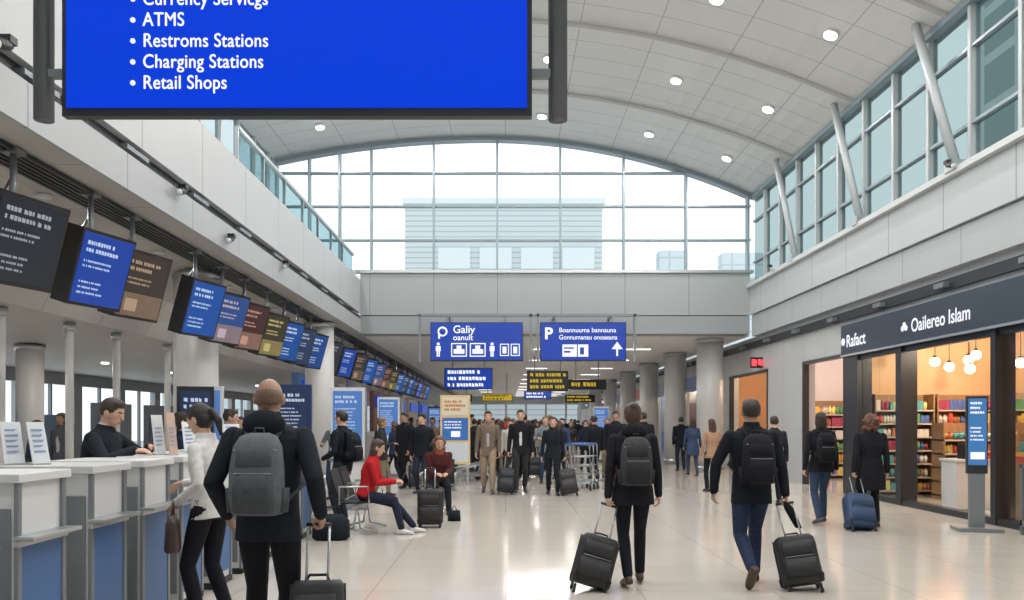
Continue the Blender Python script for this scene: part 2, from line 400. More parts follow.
b.box(2.03,2.32,Y-.015,Y-.011,3.34,3.68,TXT); b.box(2.09,2.2,Y-.02,Y-.015,3.4,3.6,SIGNBLUE)
b.box(3.1,3.15,Y-.016,Y-.011,3.36,3.68,TXT); b.add([(2.97,Y-.016,3.55),(3.28,Y-.016,3.55),(3.125,Y-.016,3.76)],[(0,1,2)],TXT)
s2=b.build('hanging_direction_sign')
text('text_p','P',(1.1,Y-.02,3.84),.44,TXT,parent=s2,bold=.035); text('text_top','Boannuuma bannauna',(1.5,Y-.02,4.02),.185,TXT,parent=s2,bold=.01,xs=.98); text('text_bottom','Gonnumanau onoaeana',(1.5,Y-.02,3.82),.185,TXT,parent=s2,bold=.01,xs=.92)
YEL=mat('sign_yellow',(.75,.52,.03),.5,emis=.6)
def far_sign(x0,x1,z0,z1,y,m,mt,rows,seed):
    b=B(); b.box(x0,x1,y,y+.12,z0,z1,DARK); b.box(x0+.03,x1-.03,y-.01,y,z0+.03,z1-.03,m)
    h=(z1-z0)/(rows*1.7+.6); glyph_lines(b,x0+.12,x1-.1,z1-h*.6,rows,h,h*.7,y-.013,mt,random.Random(seed),.95)
    for x in (x0+.3,x1-.3): b.box(x-.02,x+.02,y+.03,y+.08,z1,4.08,GREYM)
    return b.build('hanging_direction_sign')
far_sign(-2.2,-.45,2.70,3.48,29,SIGNBLUE,TXT,3,1)
far_sign(.85,2.45,2.72,3.50,31,DARK,YEL,3,2)
far_sign(2.5,4.0,2.8,3.2,31.6,DARK,YEL,1,3)
far_sign(.9,2.2,2.6,2.98,38,SIGNBLUE,TXT,2,4)
far_sign(-1.2,.4,2.62,3.0,42,YEL,DARK,2,5)
far_sign(-3.4,-1.9,2.7,3.1,46,DARK,YEL,2,6)
far_sign(3.6,5.4,2.7,3.15,48,DARK,YEL,2,7)

# ------------------------------------------------------------------ row of monitors
SCR=[('scr_charcoal',(.016,.02,.028)),('scr_blue',(.008,.045,.28)),('scr_bronze',(.035,.028,.025)),('scr_blue2',(.01,.065,.28)),('scr_azure',(.02,.06,.2)),('scr_brown',(.05,.022,.022)),
     ('scr_olive',(.035,.032,.02)),('scr_blue3',(.01,.06,.24)),('scr_slate',(.02,.035,.08)),('scr_blue4',(.01,.05,.2))]
ACC=[(.3,.32,.36),(.45,.55,.75),(.36,.25,.17),(.45,.6,.8),(.45,.35,.4),(.45,.25,.2),(.45,.38,.15),(.5,.6,.75),(.35,.42,.5),(.5,.6,.7)]
mys=[7.5,8.9,9.9,11.9,13.05,14.15,15.5,16.7,17.8,19.0]+[20.8+1.9*i for i in range(14)]
MX=-4.5
for i,y in enumerate(mys):
    k=i%10; b=B(); rg=random.Random(i)
    sm_=mat(SCR[k][0],SCR[k][1],.35,emis=1.0,spec=.3); am=mat('acc%d'%k,ACC[k],.5,emis=.9)
    b.box(-.39,.39,-.03,.19,-.42,.42,BLACK); b.box(-.32,.32,.19,.25,-.30,.30,BLACK)
    b.box(-.362,.362,-.036,-.03,-.385,.385,sm_)
    glyph_lines(b,-.30,.30,.30,2,.045,.035,-.039,am,rg,.8)
    glyph_lines(b,-.30,.30,.09,2,.025,.03,-.039,am,rg,.7)
    if k in (2,5,6,4): b.box(-.362,.362,-.039,-.036,-.385,-.1,mat('acc_dim%d'%k,tuple(c*.35 for c in ACC[k]),.5,emis=.6,noise=.3,nscale=6)); b.box(-.25,-.05,-.042,-.039,-.32,-.17,am)
    else: glyph_lines(b,-.30,.30,-.14,3,.024,.035,-.039,am,rg,.6)
    R_=Euler((math.radians(17),0,math.radians(74)))
    mo=b.build('information_monitor',(MX,y,3.2),R_,bevel=.008)
    r=B(); r.cyl((MX-.11,y+.0,3.3),(MX-.11,y+.0,4.06),.03,GREYM,n=10); r.box(MX-.19,MX-.03,y-.08,y+.08,4.03,4.07,GREYM); r.tube([(MX-.17,y,3.15),(MX-.31,y,3.5),(MX-.13,y,3.8)],.014,GREYM,6)
    ro=r.build('hanger'); ro.parent=mo; ro.matrix_parent_inverse=(M.Translation((MX,y,3.2))@R_.to_matrix().to_4x4()).inverted()
def cctv(x,y,z,s=1):
    b=B(); b.box(-.05,.05,-.05,.05,-.02,.04,BLACK); b.limb((0,0,-.03),(.02*s,-.16,-.09),.045,.045,BLACK); b.cyl((.02*s,-.18,-.1),(.02*s,-.21,-.11),.04,WHITE); b.build('security_camera',(x,y,z))
cctv(-4.1,6.6,4.66);cctv(-4.1,10.2,4.5);cctv(-4.1,12.0,4.3);cctv(6.98,12.6,SILL+.1,-1);cctv(6.95,21,SILL+.1,-1);cctv(-4.1,15,4.5)

# ------------------------------------------------------------------ check-in desks
DB=mat('desk_blue',(.055,.14,.33),.4); DG=mat('desk_grey',(.22,.24,.26),.35,.4); DW=mat('desk_white',(.66,.67,.675),.3)
def desk(y,L=.46):
    b=B()
    b.box(-.62,0,0,L,.04,1.19,DW); b.box(-.66,.04,-.03,L+.03,1.19,1.24,DW)
    b.box(.0,.012,.03,L-.03,.12,.86,DB); b.box(-.005,.02,-.01,.03,0,1.19,DG); b.box(-.005,.02,L-.03,L+.01,0,1.19,DG)
    b.box(-.45,-.02,-.012,0,.12,1.05,DG)
    b.box(0,.11,-.02,L+.02,.875,.90,STEEL); b.box(0,.03,-.02,L+.02,.84,.875,STEEL); b.box(-.62,.02,-.01,L+.01,0,.06,DARK)
    return b.build('check_in_desk',(-2.65,y,0),bevel=.006)
for y in (3.55,4.33,5.1,5.82,6.52,7.25,8.0,8.8,9.6,10.4): desk(y)
def holder(x,y,z,yaw=0,w=.2,h=.3,c=(.7,.73,.76)):
    b=B(); pm=mat('leaflet_%d'%int(c[2]*100),c,.4); 
    b.add([(-w/2,0,.01),(w/2,0,.01),(w/2,.09,h),(-w/2,.09,h),(-w/2,.012,.01),(w/2,.012,.01),(w/2,.102,h),(-w/2,.102,h)],[(0,1,2,3),(4,7,6,5),(0,3,7,4),(1,5,6,2),(3,2,6,7)],pm)
    b.box(-w/2,w/2,0,.14,0,.012,STEEL); rg=random.Random(int(y*10)); tm=mat('leaflet_print',(.25,.33,.5),.6)
    for q in range(5):
        z0=.08+q*.035; o=.09*z0/h-.006; b.quad((-w*.35,o,z0),(w*rg.uniform(0,.35),o,z0),(w*.3,o+.004,z0+.014),(-w*.35,o+.004,z0+.014),tm)
    return b.build('leaflet_holder',(x,y,z),(0,0,yaw))
holder(-3.17,5.18,1.24,.9,.12,.28); holder(-3.02,5.22,1.24,1.0,.11,.28)
holder(-2.90,6.74,1.24,.8,.09,.34,(.6,.61,.62)); holder(-2.77,6.70,1.24,.8,.07,.36,(.55,.38,.30)); holder(-2.8,8.2,1.24,.4,.16,.26)
holder(-2.9,7.4,1.24,.7,.12,.28)

KB=mat('kiosk_screen',(.07,.18,.46),.3,emis=.85)
def kiosk(x,y,w=.52,h=2.1,yaw=0,seed=0,body=DW,z0=.95,kb=KB):
    b=B(); b.box(-w/2,w/2,-.06,.06,.1,h,body); b.box(-w/2-.05,w/2+.05,-.22,.22,0,.05,GREYM); b.box(-w/2+.04,w/2-.04,-.07,-.06,z0,h-.06,kb)
    b.box(-w/2,w/2,-.09,.06,z0-.12,z0-.06,GREYM)
    rg=random.Random(seed); gm=mat('kiosk_print',(.5,.6,.75),.5,emis=.8); glyph_lines(b,-w/2+.08,w/2-.06,h-.14,2,.05,.03,-.073,gm,rg,.9); glyph_lines(b,-w/2+.08,w/2-.06,h-.36,8,.022,.035,-.073,gm,rg,.8)
    b.box(-w/2+.1,w/2-.1,-.075,-.07,z0+.05,z0+.2,gm)
    return b.build('self_service_kiosk',(x,y,0),(0,0,yaw),bevel=.006)
NV=mat('kiosk_navy',(.02,.04,.12),.4)
kiosk(-4.45,11.9,.5,2.05,.2,1); kiosk(-3.75,9.7,.42,1.95,.3,2,DARK,1.0,NV); kiosk(-2.75,14,.58,2.12,.1,3); kiosk(-3.3,12.4,.6,2.1,.1,4,NV,.95,NV); kiosk(-4.0,14.5,.7,2.1,.1,9,NV)
kiosk(-3.4,17,.55,2.1,.1,5,NV); kiosk(-3.2,22,.6,2.2,0,6); kiosk(3.6,30,.6,2.1,0,7);kiosk(-2.6,30,.6,2.1,0,8,NV)
# information poster stand
b=B(); b.box(-.36,.36,-.03,.03,.50,2.17,mat('poster_frame_yellow',(.72,.55,.28),.4)); b.box(-.31,.31,-.034,-.03,1.68,2.11,mat('poster_cream',(.72,.66,.52),.5)); b.box(-.31,.31,-.035,-.03,1.08,1.62,mat('poster_blue',(.05,.17,.5),.4,emis=.6))
b.box(-.31,.31,-.035,-.03,.56,1.02,mat('poster_pale',(.6,.66,.72),.5)); glyph_lines(b,-.26,.26,2.04,3,.06,.035,-.037,mat('poster_orange',(.6,.22,.05),.5),random.Random(4),1); glyph_lines(b,-.26,.26,1.54,3,.035,.035,-.037,TXT,random.Random(5),.9); b.box(-.1,.12,-.038,-.035,1.16,1.3,TXT)
for x in (-.3,.3): b.box(x-.03,x+.03,-.03,.03,0,.50,STEEL); b.box(x-.04,x+.04,-.25,.25,0,.04,STEEL)
b.build('poster_stand',(-1.2,19.3,0))

# blue totem right
b=B(); b.box(-.10,.10,-.03,.03,.05,1.0,GREYM); b.box(-.13,.13,-.04,.04,.80,1.88,DARK); b.box(-.115,.115,-.046,-.04,.92,1.85,mat('totem_blue',(.05,.19,.46),.3,emis=.8))
glyph_lines(b,-.09,.09,1.8,3,.035,.03,-.05,TXT,random.Random(8),.9); glyph_lines(b,-.09,.09,1.45,4,.025,.03,-.05,TXT,random.Random(9),.9); b.box(-.09,.09,-.052,-.05,1.0,1.1,TXT)
b.box(-.28,.28,-.22,.22,0,.05,GREYM); b.build('wayfinding_totem',(6.6,11.2,0),(0,0,-.25),bevel=.006)
b=B(); b.box(0,.05,-1.2,0,.12,.2,GREYM); b.box(0,.05,-1.2,0,.9,.94,GREYM)
for y in (-.02,-.6,-1.18): b.box(0,.04,y-.02,y+.02,0,.94,GREYM)
b.build('barrier_rail',(6.95,10.8,0))

# ------------------------------------------------------------------ shops right
warm=grid_mat('shop_warm_wall',(.74,.46,.27),(.58,.35,.21),(1.0,0,0),.01,.6); wood=mat('shop_wood',(.34,.19,.10),.5,noise=.3,nscale=12)
fr=mat('shopfront_frame',(.045,.05,.058),.35,.5)
b=B()
b.box(10.6,10.8,8,34,0,3.5,warm); b.box(7.65,10.6,17.1,17.25,0,3.5,warm); b.box(7.65,10.6,22.1,22.25,0,3.5,mat('shop_pale_wall',(.70,.62,.57),.6)); b.box(7.65,10.6,9.8,9.95,0,3.5,warm); b.box(7.65,10.6,28.5,28.6,0,3.5,warm)
b.build('wall_shop_interior')
b=B(); b.box(7.62,10.8,8,YE,3.5,3.66,mat('shop_ceiling',(.42,.33,.26),.6)); b.build('ceiling_shop')
b=B(); b.box(7.14,7.5,10.0,17.0,2.91,3.55,mat('shop_fascia_dark',(.04,.055,.08),.4,.2)); b.box(7.12,7.16,10.0,17.0,2.89,2.93,STEEL)
for y,wd in ((10.0,.2),(11.75,.12),(14.55,.2),(16.35,.6)): b.box(7.2,7.5,y,y+wd,0,2.91,fr)
b.box(7.22,7.4,10,17,0,.1,fr); b.box(7.25,7.35,10,17,2.8,2.91,fr)
b.box(7.3,7.315,14.75,16.35,.1,2.8,GLASS2); b.box(7.3,7.315,10.2,11.75,.1,2.8,GLASS2)
sh=b.build('shopfront')
text('shop_name','Rafact',(7.13,16.72,3.08),.36,TXT,(math.pi/2,0,-math.pi/2),sh,bold=.015); text('shop_name','Oailereo Islam',(7.13,14.05,3.10),.33,TXT,(math.pi/2,0,-math.pi/2),sh,xs=.92)
b=B()
for q in range(3): b.cyl((7.13,14.28+.06*(q-1),3.19+.06*(q%2)),(7.12,14.28+.06*(q-1),3.19+.06*(q%2)),.05,TXT,n=12)
b.cyl((7.13,16.86,3.2),(7.12,16.86,3.2),.08,TXT,n=16); b.build('stand_in_mark',parent=sh)
def shelf(x0,x1,y,h,seed,rows=6,d=.4,yaw=0,loc=None):
    b=B(); b.box(0,x1-x0,0,.03,0,h,wood); b.box(0,.03,-d,0,0,h,wood); b.box(x1-x0-.03,x1-x0,-d,0,0,h,wood)
    rg=random.Random(seed); cols=[(.6,.08,.05),(.75,.45,.08),(.12,.3,.12),(.75,.72,.66),(.08,.14,.4),(.5,.2,.1),(.8,.7,.2),(.35,.05,.1),(.7,.65,.6),(.1,.35,.4)]
    ms=[mat('product_%d'%i,c,.45) for i,c in enumerate(cols)]
    for r in range(rows):
        z=.1+r*(h-.15)/rows; b.box(0,x1-x0,-d,0,z-.03,z,wood); x=.05; hh=(h-.15)/rows-.06
        b.box(.02,x1-x0-.02,-d-.004,-d,z-.03,z,mat('price_strip',(.55,.5,.42),.5))
        m=rg.choice(ms); run=0
        while x<x1-x0-.12:
            if run<=0: m=rg.choice(ms); run=rg.randint(1,4); wd=rg.uniform(.05,.10); kind=rg.random()<.5; hf=rg.uniform(.7,.98)
            run-=1
            if kind: b.box(x,x+wd,-d+.03,-.1,z,z+hh*hf,m)
            else:
                hq=hh*hf*.8; b.cyl((x+wd/2,-d+.09,z),(x+wd/2,-d+.09,z+hq),wd/2,m,n=8); b.cyl((x+wd/2,-d+.09,z+hq),(x+wd/2,-d+.09,z+hq*1.2),wd/4,m,n=8)
            x+=wd+.008
    return b.build('product_shelf',loc or (x0,y,0),(0,0,yaw))
shelf(7.7,8.95,17.05,2.1,1,7); shelf(9.0,10.5,17.05,2.1,2,7); shelf(0,1.6,0,1.5,3,5,loc=(8.5,15.9,0))
shelf(0,2.0,0,2.1,4,7,yaw=-math.pi/2,loc=(10.55,16.0,0)); shelf(0,3.0,0,2.1,5,7,yaw=-math.pi/2,loc=(10.55,13.9,0))
shelf(7.7,9.4,22.0,2.1,6); shelf(9.1,10.0,14.6,1.3,7,4); shelf(0,3.4,0,1.8,8,yaw=-math.pi/2,loc=(10.2,26.8,0))
b=B(); b.box(0,.9,0,.5,0,.82,DW); b.box(-.03,.93,-.03,.53,.82,.87,mat('counter_top',(.6,.6,.6),.3)); b.box(.2,.5,.15,.35,.87,1.15,BLACK); b.box(.6,.85,.05,.4,.87,1.0,mat('product_0',(.6,.1,.1))); b.build('shop_counter',(7.85,13.9,0),bevel=.01)
b=B(); b.box(0,.8,0,.6,0,.9,wood); 
for i in range(6): b.box(.05+.12*i,.14+.12*i,.05,.5,.9,1.0+.05*(i%3),mat('product_%d'%i,(.5,.5,.5)))
b.build('display_table',(7.75,11.9,0))
def pendant(x,y,z,r=.095):
    b=B(); b.cyl((0,0,0),(0,0,3.49-z),.008,BLACK,n=6); b.sph((0,0,-r*.6),r,mat('pendant_globe',(1,.82,.58),.4,emis=7)); b.cyl((0,0,0),(0,0,.07),.035,BLACK); b.build('pendant_lamp',(x,y,z))
for x,y,z in ((8.6,16,2.78),(8.95,15.4,2.6),(9.3,15.8,2.9),(9.8,15.2,2.7),(8.2,16.5,2.95),(9.05,16.3,2.7),(9.5,16.4,2.85),(8.3,12.5,2.8)): pendant(x,y,z)
def plight(x,y,z,P,col,r=.12):
    l=bpy.data.lights.new('shop_lamp','POINT'); l.energy=P; l.color=col; l.shadow_soft_size=r; o=bpy.data.objects.new('shop_lamp',l); SC.collection.objects.link(o); o.location=(x,y,z)
for x,y in ((8.6,15.0),(9.8,14.6),(8.6,12.5)): plight(x,y,3.1,118,(1,.80,.58))
plight(8.8,19.5,3.1,180,(1,.9,.85)); plight(8.8,25,3.1,150,(1,.72,.48))
for i,y in enumerate((31,37,43,49,55,61,67,73)): plight(8.0,y,2.9,55,[(1,.8,.6),(1,.95,.9),(.8,.9,1)][i%3])
for a,c in ((17.15,19.6),(22.2,26),(29,33)): 
    b=B(); b.box(7.28,7.42,a,a+.08,0,2.99,fr); b.box(7.28,7.42,c-.08,c,0,2.99,fr); b.box(7.28,7.42,a,c,2.92,2.99,fr); b.build('shopfront_frame')
b=B(); b.box(10.2,10.5,18,21,.4,2.6,mat('shop_poster_pink',(.7,.38,.31),.5,emis=.5)); b.build('shop_display_panel')
b=B(); b.box(10.3,10.5,23,27,1.9,2.9,mat('shop_orange',(.75,.32,.1),.5,emis=.5)); b.build('shop_display_panel')
b=B(); rm=mat('red_neon',(1,.05,.06),.5,emis=2.0); b.box(6.95,7.28,22.6,22.7,3.05,3.35,BLACK); 
glyph_lines(b,6.97,7.26,3.3,1,.2,0,22.59,rm,random.Random(11),1.0); b.build('neon_sign')
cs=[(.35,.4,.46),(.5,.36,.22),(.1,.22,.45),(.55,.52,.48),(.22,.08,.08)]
for i in range(8):
    y0=29+6*i; b=B()
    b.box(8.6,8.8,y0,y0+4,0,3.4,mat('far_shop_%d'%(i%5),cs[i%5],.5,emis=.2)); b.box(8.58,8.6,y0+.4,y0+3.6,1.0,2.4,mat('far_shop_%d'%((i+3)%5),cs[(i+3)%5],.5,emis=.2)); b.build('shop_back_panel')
    b=B(); b.box(7.14,7.29,y0,y0+4,2.7,3.25,mat('far_fascia_%d'%(i%3),[(.03,.06,.15),(.12,.12,.14),(.25,.04,.03)][i%3],.4,emis=.4)); glyph_lines(b,7.15,7.28,3.1,1,.2,0,y0-.005,TXT,random.Random(i),1); b.build('shop_sign')
for i in range(8):
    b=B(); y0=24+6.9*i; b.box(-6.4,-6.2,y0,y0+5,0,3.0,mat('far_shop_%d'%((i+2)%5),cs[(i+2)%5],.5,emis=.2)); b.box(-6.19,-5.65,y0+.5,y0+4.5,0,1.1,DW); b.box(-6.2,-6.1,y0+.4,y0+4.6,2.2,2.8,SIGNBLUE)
    b.build('service_counter')

# ------------------------------------------------------------------ people
def ik(S,T,a,b_,pole):
    d=T-S; L=d.length; mx=(a+b_)*.995
    if L>mx: T=S+d*(mx/L); d=T-S; L=mx
    x=(a*a-b_*b_+L*L)/(2*L); h=math.sqrt(max(0,a*a-x*x)); u=d/L
    p=V(pole)-u*V(pole).dot(u); p.normalize(); return S+u*x+p*h, T
SK={'light':(.56,.34,.24),'tan':(.38,.215,.14),'brown':(.18,.09,.055),'pale':(.60,.39,.31)}
def cloth(c): return mat('cloth_%02d_%02d_%02d'%tuple(int(x*99) for x in c),c,.85,noise=.3,nscale=22,bump=.5,spec=.2)
def person(name,x,y,yaw=0,H=1.75,fem=False,top=(.03,.03,.04),pants=(.02,.025,.04),shoe=(.02,.02,.02),hair=(.03,.02,.015),skin='light',
           hs='short',la=(-.1,0,.085),ra=(.1,.02,.085),lf=0,rf=0,pel=(0,0,.93),lean=0,side=0,lw=(-.25,.02,.84),rw=(.25,.02,.84),lcurl=.5,rcurl=.5,
           hyaw=0,hpitch=0,hem=-.13,vox=.0075,shirt=None,scarf=None,le=None,re=None,ld=None,rd=None,bulk=1.0,hood=False,kp=None,backpack=None,bare=False,collar=0):
    p=B()
    mt=dict(skin=mat('skin_'+skin,SK[skin],.5,noise=.08,nscale=30),hair=mat('hair_%02d_%02d_%02d'%tuple(int(q*99) for q in hair),hair,.55,noise=.4,nscale=90,bump=.5),
            top=cloth(top),pants=cloth(pants),shoe=mat('shoe_%02d_%02d'%(int(shoe[0]*99),int(shoe[2]*99)),shoe,.45),
            lips=mat('lips_'+skin,(SK[skin][0]*.8,SK[skin][1]*.5,SK[skin][2]*.5),.4),eye=mat('eye_dark',(.03,.02,.015),.2),eyw=mat('eye_white',(.6,.58,.55),.2))
    mt['shirt']=cloth(shirt) if shirt else mt['top']; mt['scarf']=cloth(scarf) if scarf else mt['top']
    P=V(pel); U=V((math.sin(side),math.sin(lean),math.cos(lean))).normalized(); R=V((1,0,0)); R=(R-U*R.dot(U)).normalized(); F=U.cross(R).normalized()
    sw=.155 if fem else .185; g=bulk
    if fem: prof=[(-.02,.165,.115),(.12,.135,.095),(.2,.135,.1),(.3,.152,.12),(.4,.158,.105),(.46,.15,.09),(.505,.11,.07),(.54,.06,.055)]
    else: prof=[(-.02,.165,.115),(.12,.158,.108),(.25,.172,.118),(.36,.19,.125),(.44,.195,.11),(.485,.165,.09),(.52,.10,.07),(.55,.065,.06)]
    h0=.178 if fem else .172
    rs=[(P+U*hem,R*(h0*g*(1.0+max(0,-hem-.2)*.35)),F*(.122*g))]
    if hem<-.2: rs.append((P+U*(hem*.5),R*h0*g*1.03,F*.12*g))
    rs+=[(P+U*s,R*a*g,F*c*g) for s,a,c in prof]
    if pel[2]<.7: rs=[(P-U*.06,R*.16,F*.11)]+rs[1 if hem>=-.2 else 2:]
    p.loft(rs,mt['top'],28,2.3)
    p.loft([(P-U*.1,R*.10,F*.09),(P-U*.04,R*.162,F*.11),(P+U*.06,R*.15,F*.10)],mt['pants'],20)
    if shirt:
        p.loft([(P+U*.05+F*.085*g,R*.03,F*.035),(P+U*.3+F*.09*g,R*.045,F*.04),(P+U*.5+F*.045,R*.04,F*.03)],mt['shirt'],12)
    N=P+U*.53
    for sgn,A,fp in ((-1,V(la),lf),(1,V(ra),rf)):
        Hh=P+R*(.088*sgn)-U*.03; pole=kp if kp else (0.06*sgn,1,.15)
        K,A=ik(Hh,A,.43,.415,pole)
        tw=1.0 if not fem else .93
        p.limb(Hh,K,.094*tw,.063*tw,mt['pants'],16,(.35,.088*tw))
        p.limb(K,A+V((0,0,.02)),.062*tw,.052*tw,mt['pants'],14,(.3,.063*tw))
        fy=V((0.12*sgn,1,0)).normalized(); fw=(fy*math.cos(fp)-V((0,0,1))*math.sin(fp)); dn=-(fy*math.sin(fp)+V((0,0,1))*math.cos(fp)); sd=fw.cross(dn).normalized()
        q=[(-.075,.028,.024,-.052),(-.055,.036,.036,-.047),(0,.038,.045,-.038),(.06,.042,.036,-.047),(.12,.046,.028,-.055),(.165,.038,.023,-.060),(.185,.02,.014,-.066)]
        p.loft([(A+fw*a-dn*c2,sd*w_,dn*h_) for a,w_,h_,c2 in q],mt['shoe'],14,2.6)
        p.limb(A,A+dn*.03,.036,.038,mt['shoe'] if not bare else mt['skin'],10)
    grips=[]
    for sgn,W,curl,el,hd in ((-1,V(lw),lcurl,le,ld),(1,V(rw),rcurl,re,rd)):
        S=P+U*.445+R*(sw*sgn*g); pole=el if el else (.35*sgn,-1,-.1)
        E,W=ik(S,W,.285,.255,pole); a=.058 if not fem else .049
        sl=mt['top']
        p.limb(S,E,a*g,a*.84*g,sl,14,(.3,a*.98*g)); p.limb(E,W,a*.82*g,a*.64*g,sl,14,(.3,a*.82*g)); p.limb(E.lerp(W,.8),W+(W-E).normalized()*.02,.026,.024,mt['skin'],10)
        d=(W-E).normalized() if hd is None else V(hd).normalized()
        nrm=V((-sgn,.15,0)); 
        if abs(d.z)<.75: nrm=V((-sgn*.3,0,-1))
        nrm=(nrm-d*nrm.dot(d)).normalized(); s=d.cross(nrm).normalized()
        if s.dot(V((0,1,0)) if abs(d.z)>.75 else V((-sgn,0,0)))<0: s=-s
        hk=.93 if fem else 1.0
        p.loft([(W-d*.01,s*.024*hk,nrm*.016),(W+d*.03*hk,s*.034*hk,nrm*.016),(W+d*.085*hk,s*.039*hk,nrm*.014),(W+d*.095*hk,s*.034*hk,nrm*.011)],mt['skin'],14,2.6)
        for i,(ln) in enumerate((.068,.078,.072,.056)):
            o=W+d*.082*hk+s*(.029-.0195*i)*hk; an=0; q=o
            for j,fr_ in enumerate((.45,.3,.25)):
                an+=curl*(1.1,1.2,.8)[j]; nd=d*math.cos(an)+nrm*math.sin(an); q2=q+nd*ln*fr_*hk*1.1
                p.limb(q,q2,.0098-.001*j,.009-.001*j,mt['skin'],8); q=q2
        t0=W+d*.02+s*.026; t1=t0+(d*.7+s*.6+nrm*.35).normalized()*.04*hk; t2=t1+(d*.8+s*(.3-curl*.4)+nrm*(.3+curl*.6)).normalized()*.035*hk
        p.limb(t0,t1,.013,.011,mt['skin'],8); p.limb(t1,t2,.0105,.0085,mt['skin'],8)
        grips.append(W+d*.09+nrm*.022)
    hu=Euler((-hpitch,0,-hyaw)).to_matrix(); hz=hu@V((0,0,1)); hf=hu@V((0,1,0)); hr=hu@V((1,0,0))
    C=N+U*.045+hz*.095+F*.018; nk=.05 if fem else .062
    p.limb(N-U*.03,C-hz*.06-hf*.01,nk,nk*.94,mt['skin'],16)
    p.loft([(N-U*.045,R*.098,F*.085),(N+U*.0,R*.080,F*.077),(N+U*(.03+collar),R*.072,F*.071)],mt['scarf' if scarf else 'top'],18)
    if shirt: p.loft([(N-U*.02,R*.068,F*.066),(N+U*.045,R*.062,F*.062)],mt['shirt'],16)
    if scarf: p.loft([(N-U*.05+F*.02,R*.10,F*.09),(N+U*.01+F*.01,R*.095,F*.085),(N+U*.05,R*.075,F*.07)],mt['scarf'],18)
    if hood: p.ell(N-F*.085-U*.01,R*.125,F*.062,U*.085,mt['top'])
    E_=lambda a,b2,c:C+hr*a+hf*b2+hz*c
    p.ell(C+hz*.008,hr*.076,hf*.094,hz*.105,mt['skin'],20,12)
    p.ell(E_(0,.028,-.058),hr*.056,hf*.058,hz*.058,mt['skin'],16)
    p.limb(E_(0,.088,.005),E_(0,.106,-.028),.009,.0135,mt['skin'],10); p.ell(E_(0,.084,-.062),hr*.022,hf*.011,hz*.0075,mt['lips'],10,7)
    for sg_ in (-1,1):
        p.ell(E_(.080*sg_,-.005,-.008),hr*.012,hf*.02,hz*.031,mt['skin'],12,7)
        p.ell(E_(.031*sg_,.082,.006),hr*.0145,hf*.010,hz*.008,mt['eyw'],10,7); p.ell(E_(.031*sg_,.0865,.006),hr*.0075,hf*.008,hz*.0075,mt['eye'],10,7)
        p.limb(E_(.016*sg_,.091,.026),E_(.045*sg_,.082,.027),.0045,.004,mt['hair'],6)
    if hs=='buzz': p.ell(E_(0,-.012,.006),hr*.0785,hf*.090,hz*.078,mt['hair'],20,12)
    else: p.ell(E_(0,-.016,.03),hr*.085,hf*.098,hz*.100,mt['hair'],20,12)
    if hs=='short': p.ell(E_(0,.035,.085),hr*.066,hf*.055,hz*.042,mt['hair'])
    if hs in('long','pony','bun','curly','bob'): p.ell(E_(0,-.035,-.005),hr*.084,hf*.075,hz*.085,mt['hair']); p.ell(E_(0,.02,.08),hr*.07,hf*.062,hz*.035,mt['hair'])
    if hs=='long' : p.loft([(E_(0,-.04,.02),hr*.085,hf*.06),(E_(0,-.055,-.08),hr*.095,hf*.05),(E_(0,-.07,-.18),hr*.09,hf*.04),(E_(0,-.075,-.27),hr*.05,hf*.025)],mt['hair'],16)
    if hs=='bob': p.loft([(E_(0,-.025,.02),hr*.09,hf*.07),(E_(0,-.03,-.06),hr*.098,hf*.07),(E_(0,-.03,-.13),hr*.078,hf*.055)],mt['hair'],16)
    if hs=='pony':
        p.sph(E_(0,-.105,.03),.028,mt['hair']); p.limb(E_(0,-.12,.025),E_(0,-.15,-.06),.03,.03,mt['hair']); p.limb(E_(0,-.15,-.06),E_(0,-.135,-.17),.03,.012,mt['hair'])
    if hs=='bun': p.sph(E_(0,-.085,.09),.038,mt['hair'])
    if hs=='curly':
        rg=random.Random(5)
        for i in range(60):
            a=rg.uniform(0,2*math.pi); t=rg.uniform(-1,1); r_=.096
            v=(r_*math.sin(a),-.03+r_*math.cos(a)*.9,.02-.07*(1-t)); 
            if v[1]>.035 and v[2]<.07: continue
            p.sph(E_(v[0],v[1],v[2]),rg.uniform(.024,.036),mt['hair'],8)
        p.ell(E_(0,-.04,-.06),hr*.1,hf*.065,hz*.09,mt['hair'])
    s=H/1.75; src=p.mesh('tmp'); tmp=bpy.data.objects.new('tmp',src); SC.collection.objects.link(tmp)
    rm_=tmp.modifiers.new('r','REMESH'); rm_.mode='VOXEL'; rm_.voxel_size=vox; rm_.use_smooth_shade=True
    sm_=tmp.modifiers.new('s','SMOOTH'); sm_.factor=.5; sm_.iterations=2
    dg=bpy.context.evaluated_depsgraph_get(); me=bpy.data.meshes.new_from_object(tmp.evaluated_get(dg))
    bvh=BVHTree.FromPolygons([v.co for v in src.vertices],[tuple(f.vertices) for f in src.polygons])
    mi=[f.material_index for f in src.polygons]
    me.materials.clear()
    for m in p.mats: me.materials.append(m)
    zmin=min(v.co.z for v in me.vertices)
    for f in me.polygons:
        h=bvh.find_nearest(f.center); f.material_index=mi[h[2]] if h[2] is not None else 0; f.use_smooth=True
    me.transform(M.Translation((0,0,-zmin+.001))); me.name=name
    bpy.data.objects.remove(tmp); bpy.data.meshes.remove(src)
    mtx=M.Translation((x,y,0))@M.Rotation(yaw,4,'Z')@M.Scale(s,4)
    o=bpy.data.objects.new(name,me); SC.collection.objects.link(o); o.matrix_world=mtx
    gw=[mtx@(q+V((0,0,-zmin+.001))) for q in grips]
    if backpack: make_backpack(mtx@M.Translation((0,0,-zmin)),P,U,R,F,backpack,sw,g)
    return o,gw
